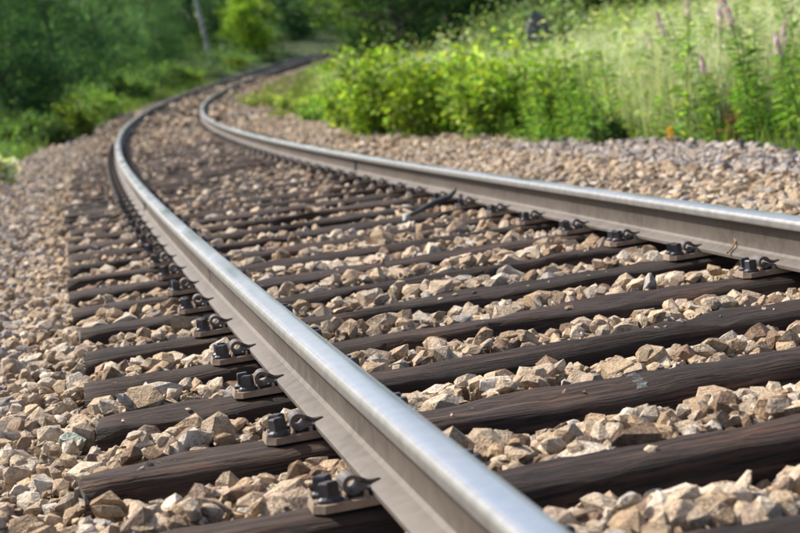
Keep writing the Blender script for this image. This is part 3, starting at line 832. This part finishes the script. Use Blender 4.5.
bush('leafy_bush', 172, -3.8, 1.8, .8, 1600, .12, (.075, .13, .035), 'green bush beneath the hazy tree by the outer rail', 119)
bush('leafy_bush', 236, -3.2, 1.5, .75, 1400, .12, (.14, .19, .03), 'sunlit bush at the foot of the round tree', 120)

for k, (px, l_, W_, H_, tn_, lb) in enumerate([(30, -3.6, 1.5, .9, (.10, .19, .05), 'mid green bush low on the slope near the left edge'), (102, -2.9, 1.2, .75, (.20, .32, .06), 'sunlit bush leaning over the outer ballast edge, nearest of three'), (140, -2.8, 1.3, .7, (.17, .29, .06), 'sunlit bush leaning over the outer ballast edge, middle of three'), (190, -3.0, 1.5, .8, (.19, .30, .06), 'sunlit bush leaning over the outer ballast edge, farthest of three')]):
    bush('leafy_bush', px, l_, W_, H_, 1700, .11, tn_, lb, 140 + k)

# fireweed
def fireweed_meshes(seed, H, flower):
    r = random.Random(seed); rg = np.random.default_rng(seed)
    bend = Vector((-.07 + r.uniform(-.07, .07), r.uniform(-.06, .06), 0))
    ax_ = lambda t: Vector((bend.x * t * t * H, bend.y * t * t * H, H * t))
    V, Q = tube([ax_(k / 6) for k in range(7)], [.006 * (1 - .7 * k / 6) + .001 for k in range(7)], 5)
    sm = mesh_np('stem', V, Q, M_STEM, smooth=True)
    n = int(105 * H); t = np.linspace(.06, .80 if flower else .98, n); a = np.arange(n) * 2.4 + rg.normal(0, .5, n)
    ln = .135 * (1 - .75 * t ** 3) * rg.uniform(.55, 1.35, n)
    base = np.array([list(ax_(x)) for x in t])
    dirs = np.stack([np.cos(a), np.sin(a), .6 - .9 * rg.random(n)], 1); dirs /= np.linalg.norm(dirs, axis=1)[:, None]
    V, Fc, T = leaves(base + dirs * ln[:, None] * .55, 1.0, rg, .24, (.19, .33, .07), .32, .9, dirs=dirs)
    # scale each leaf about its centre to its own length
    Cn = np.repeat(base + dirs * ln[:, None] * .55, 4, 0); V = Cn + (V - Cn) * np.repeat(ln, 4)[:, None]
    fm = mesh_np('foliage', V, Fc, M_LEAF, attr=T)
    pm = None
    if flower:
        m = 120; tt = .78 + .22 * rg.random(m) ** 1.2; aa = rg.uniform(0, 2 * PI, m)
        rr_ = .030 * (1 - (tt - .78) / .24) + .005
        C = np.array([list(ax_(x)) for x in tt]) + np.stack([np.cos(aa) * rr_, np.sin(aa) * rr_, 0 * aa], 1)
        V, Fc, T = leaves(C, .032, rg, .8, (.74, .55, .80), .25)
        pm = mesh_np('flower_spike', V, Fc, M_PETAL, attr=T)
    return sm, fm, pm
FW_F = [fireweed_meshes(k, H, True) for k, H in ((201, 1.15), (202, 1.0), (203, 1.25), (204, .9))]
FW_G = [fireweed_meshes(k, H, False) for k, H in ((211, .85), (212, .7), (213, 1.0))]
rr = random.Random(9)
def put_fw(ms_, px, dist, label, sc, group):
    x, y, z = at(px, dist)
    o = bpy.data.objects.new('fireweed', None); col.objects.link(o); o.location = (x, y, z - .04); o.scale = (sc,) * 3
    o.rotation_euler = (rr.gauss(0, .09), rr.gauss(-.03, .10), rr.uniform(-3, 3)); tag(o, label, 'wildflower', group)
    for nm, me in zip(('stem', 'foliage', 'flower_spike'), ms_):
        if me: link(nm, me, o)
ORD = ['leftmost', 'second from the left', 'third from the left', 'fourth from the left', 'fifth from the left', 'middle one', 'sixth from the right', 'fifth from the right', 'fourth from the right', 'third from the right', 'second from the right', 'rightmost']
FWP = sorted([(714, 11.9), (752, 11.6), (778, 11.2), (792, 10.9), (733, 13.0), (765, 13.2), (688, 13.2), (700, 15.5), (721, 14.2), (786, 14.0), (742, 15.2), (656, 14.6)])
for k, (px, d_) in enumerate(FWP):
    put_fw(FW_F[rr.randrange(4)], px, d_, 'fireweed with a pale purple spike, ' + ORD[k] + ' of the dozen flowering', rr.uniform(.70, .94), 'flowering fireweed on the right bank')
for k in range(96):
    px = 860 - 390 * rr.random() ** 1.1
    d_ = np.interp(px, [460, 530, 610, 700, 800, 860], [17.2, 14.0, 12.7, 11.9, 10.6, 10.2]) + rr.random() ** 1.5 * 3.2
    put_fw(FW_G[k % 3], px, d_, 'leafy green fireweed stalk without open flowers on the bank', rr.uniform(.5, 1.15) * (1 if px > 610 else .75), 'unflowered fireweed on the right bank')

# grasses, as uncountable ground cover
def grass(name, n, sfun, lfun, h0, h1, tint, seed, wid=.006, tipcol=None, lean=.35):
    rg = np.random.default_rng(seed)
    s = sfun(rg, n); l = lfun(rg, n, s)
    P = wpos(s, l, prof(l, s) - .10); ok = in_view(P, 1.5); P = P[ok]; n = len(P)
    h_ = rg.uniform(h0, h1, n); a = rg.uniform(0, 2 * PI, n); ln = rg.uniform(.05, lean, n) * h_
    dx = np.stack([np.cos(a), np.sin(a)], 1); sd_ = np.stack([-dx[:, 1], dx[:, 0]], 1)
    V = np.zeros((n, 5, 3)); w = wid * rg.uniform(.7, 1.5, n)
    for k, (t, ww) in enumerate(((0, 1), (0, -1), (.55, .8), (.55, -.8), (1, 0))):
        V[:, k, :2] = P[:, :2] + dx * (ln * t * t)[:, None] + sd_ * (w * ww)[:, None]
        V[:, k, 0] -= .06 * h_ * t
        V[:, k, 2] = P[:, 2] + h_ * t * (1 - .15 * t)
    base = np.arange(n)[:, None] * 5
    Fc = np.concatenate([base + np.array([[0, 1, 3]]), base + np.array([[0, 3, 2]]), base + np.array([[2, 3, 4]])], 1).reshape(-1, 3)
    tn = np.array(tint)[None] * np.exp(rg.normal(0, .28, (n, 1))) * (1 + rg.normal(0, .14, (n, 3)) * np.array([1, .4, .9]))
    T = np.repeat(tn[:, None, :], 5, 1)
    if tipcol is not None: T[:, 4, :] = tipcol; T[:, 2:4, :] = T[:, 2:4, :] * .6 + np.array(tipcol) * .4
    o = link(name, mesh_np(name, V.reshape(-1, 3), Fc, M_GRASSM, attr=np.clip(T.reshape(-1, 3), .005, .8))); tag(o, kind='stuff')
    return o
U = lambda a, b: (lambda rg, n: rg.uniform(a, b, n))
grass('meadow_grass', 60000, lambda rg, n: 12 + rg.random(n) ** 1.4 * 30, lambda rg, n, s: 3.7 + rg.random(n) ** 1.1 * 9, .4, 1.0, (.36, .44, .24), 301, .008, (.62, .65, .50))
grass('verge_grass', 7000, U(8.5, 40), lambda rg, n, s: np.where(s < 13, 3.15, 2.85 - .01 * s) + rg.random(n) * 1.3, .08, .34, (.15, .24, .04), 302, .006)
grass('slope_grass', 12000, U(16, 78), lambda rg, n, s: -np.interp(s, [16, 24, 36, 60], [2.9, 2.75, 2.0, 1.8]) - rg.random(n) ** 1.5 * 5, .2, .65, (.13, .21, .05), 303, .010)
grass('inside_grass', 12000, U(28, 90), lambda rg, n, s: np.interp(s, [28, 45, 90], [2.7, 2.35, 2.2]) + rg.random(n) ** 1.4 * 4, .15, .5, (.18, .24, .06), 304, .010)

grass('feather_grass', 14000, lambda rg, n: 11.6 + rg.random(n) * 7, lambda rg, n, s: 3.5 + rg.random(n) ** 1.2 * 3.2, .5, 1.15, (.41, .48, .27), 305, .004, (.66, .70, .54))

# dry stalks and withered leaf on the ballast edge
x, y, z = at(735, 11.45)
o = bpy.data.objects.new('dry_stalks', None); col.objects.link(o); o.location = (x, y, z); tag(o, 'clump of dry brown stalks at the ballast edge', 'plant')
parts = []
for k in range(16):
    a = rr.uniform(0, 2 * PI); hh = rr.uniform(.16, .32); b = rr.uniform(.02, .09)
    parts.append(tube([(math.cos(a) * .03, math.sin(a) * .03, -.02), (math.cos(a) * b * .7, math.sin(a) * b * .7, hh * .6), (math.cos(a) * b * 1.3 - .01, math.sin(a) * b * 1.3, hh)], [.005, .004, .002], 4))
V, Q = cat_mesh(parts); link('stem', mesh_np('stem', V, Q, M_DRYSTEM), o)
rgd = np.random.default_rng(5); C = rgd.normal(size=(50, 3)) * np.array([.05, .05, .06]) + np.array([0, 0, .14])
V, Fc, T = leaves(C, .06, rgd, .35, (.2, .12, .06), .3); link('foliage', mesh_np('foliage', V, Fc, M_LEAF, attr=T), o)

x, y, z = at(672, 11.75)
rgd = np.random.default_rng(8)
C = rgd.normal(size=(9, 3)) * np.array([.012, .012, .03]) + np.array([0, 0, .10])
V, Fc, T = leaves(C, .055, rgd, .6, (.62, .30, .02), .2, .1, hue=.05)
o = bpy.data.objects.new('orange_plant', None); col.objects.link(o); o.location = (x, y, z + .02); tag(o, 'small orange leaved sprig standing at the ballast edge', 'plant')
link('foliage', mesh_np('foliage', V, Fc, M_LEAF, attr=T), o)
v1, q1 = tube([(0, 0, -.06), (0, 0, .05), (.005, 0, .11)], [.004, .003, .002], 4); link('stem', mesh_np('stem', v1, q1, M_DRYSTEM), o)

# grey rock on the bank
x, y, z = at(546, 22.5)
bm = bmesh.new(); bmesh.ops.create_icosphere(bm, subdivisions=3, radius=1)
from mathutils import noise as mn
for v_ in bm.verts:
    p = v_.co.copy(); k = 1 + .35 * mn.noise(p * 1.3) + .12 * mn.noise(p * 4)
    v_.co = Vector((p.x * .22, p.y * .20, p.z * .60)) * k
o = link('rock', mesh_bm('rock', bm, M_ROCK)); o.location = (x, y, z + .46); tag(o, 'dark grey rock among the weeds on the bank', 'rock')
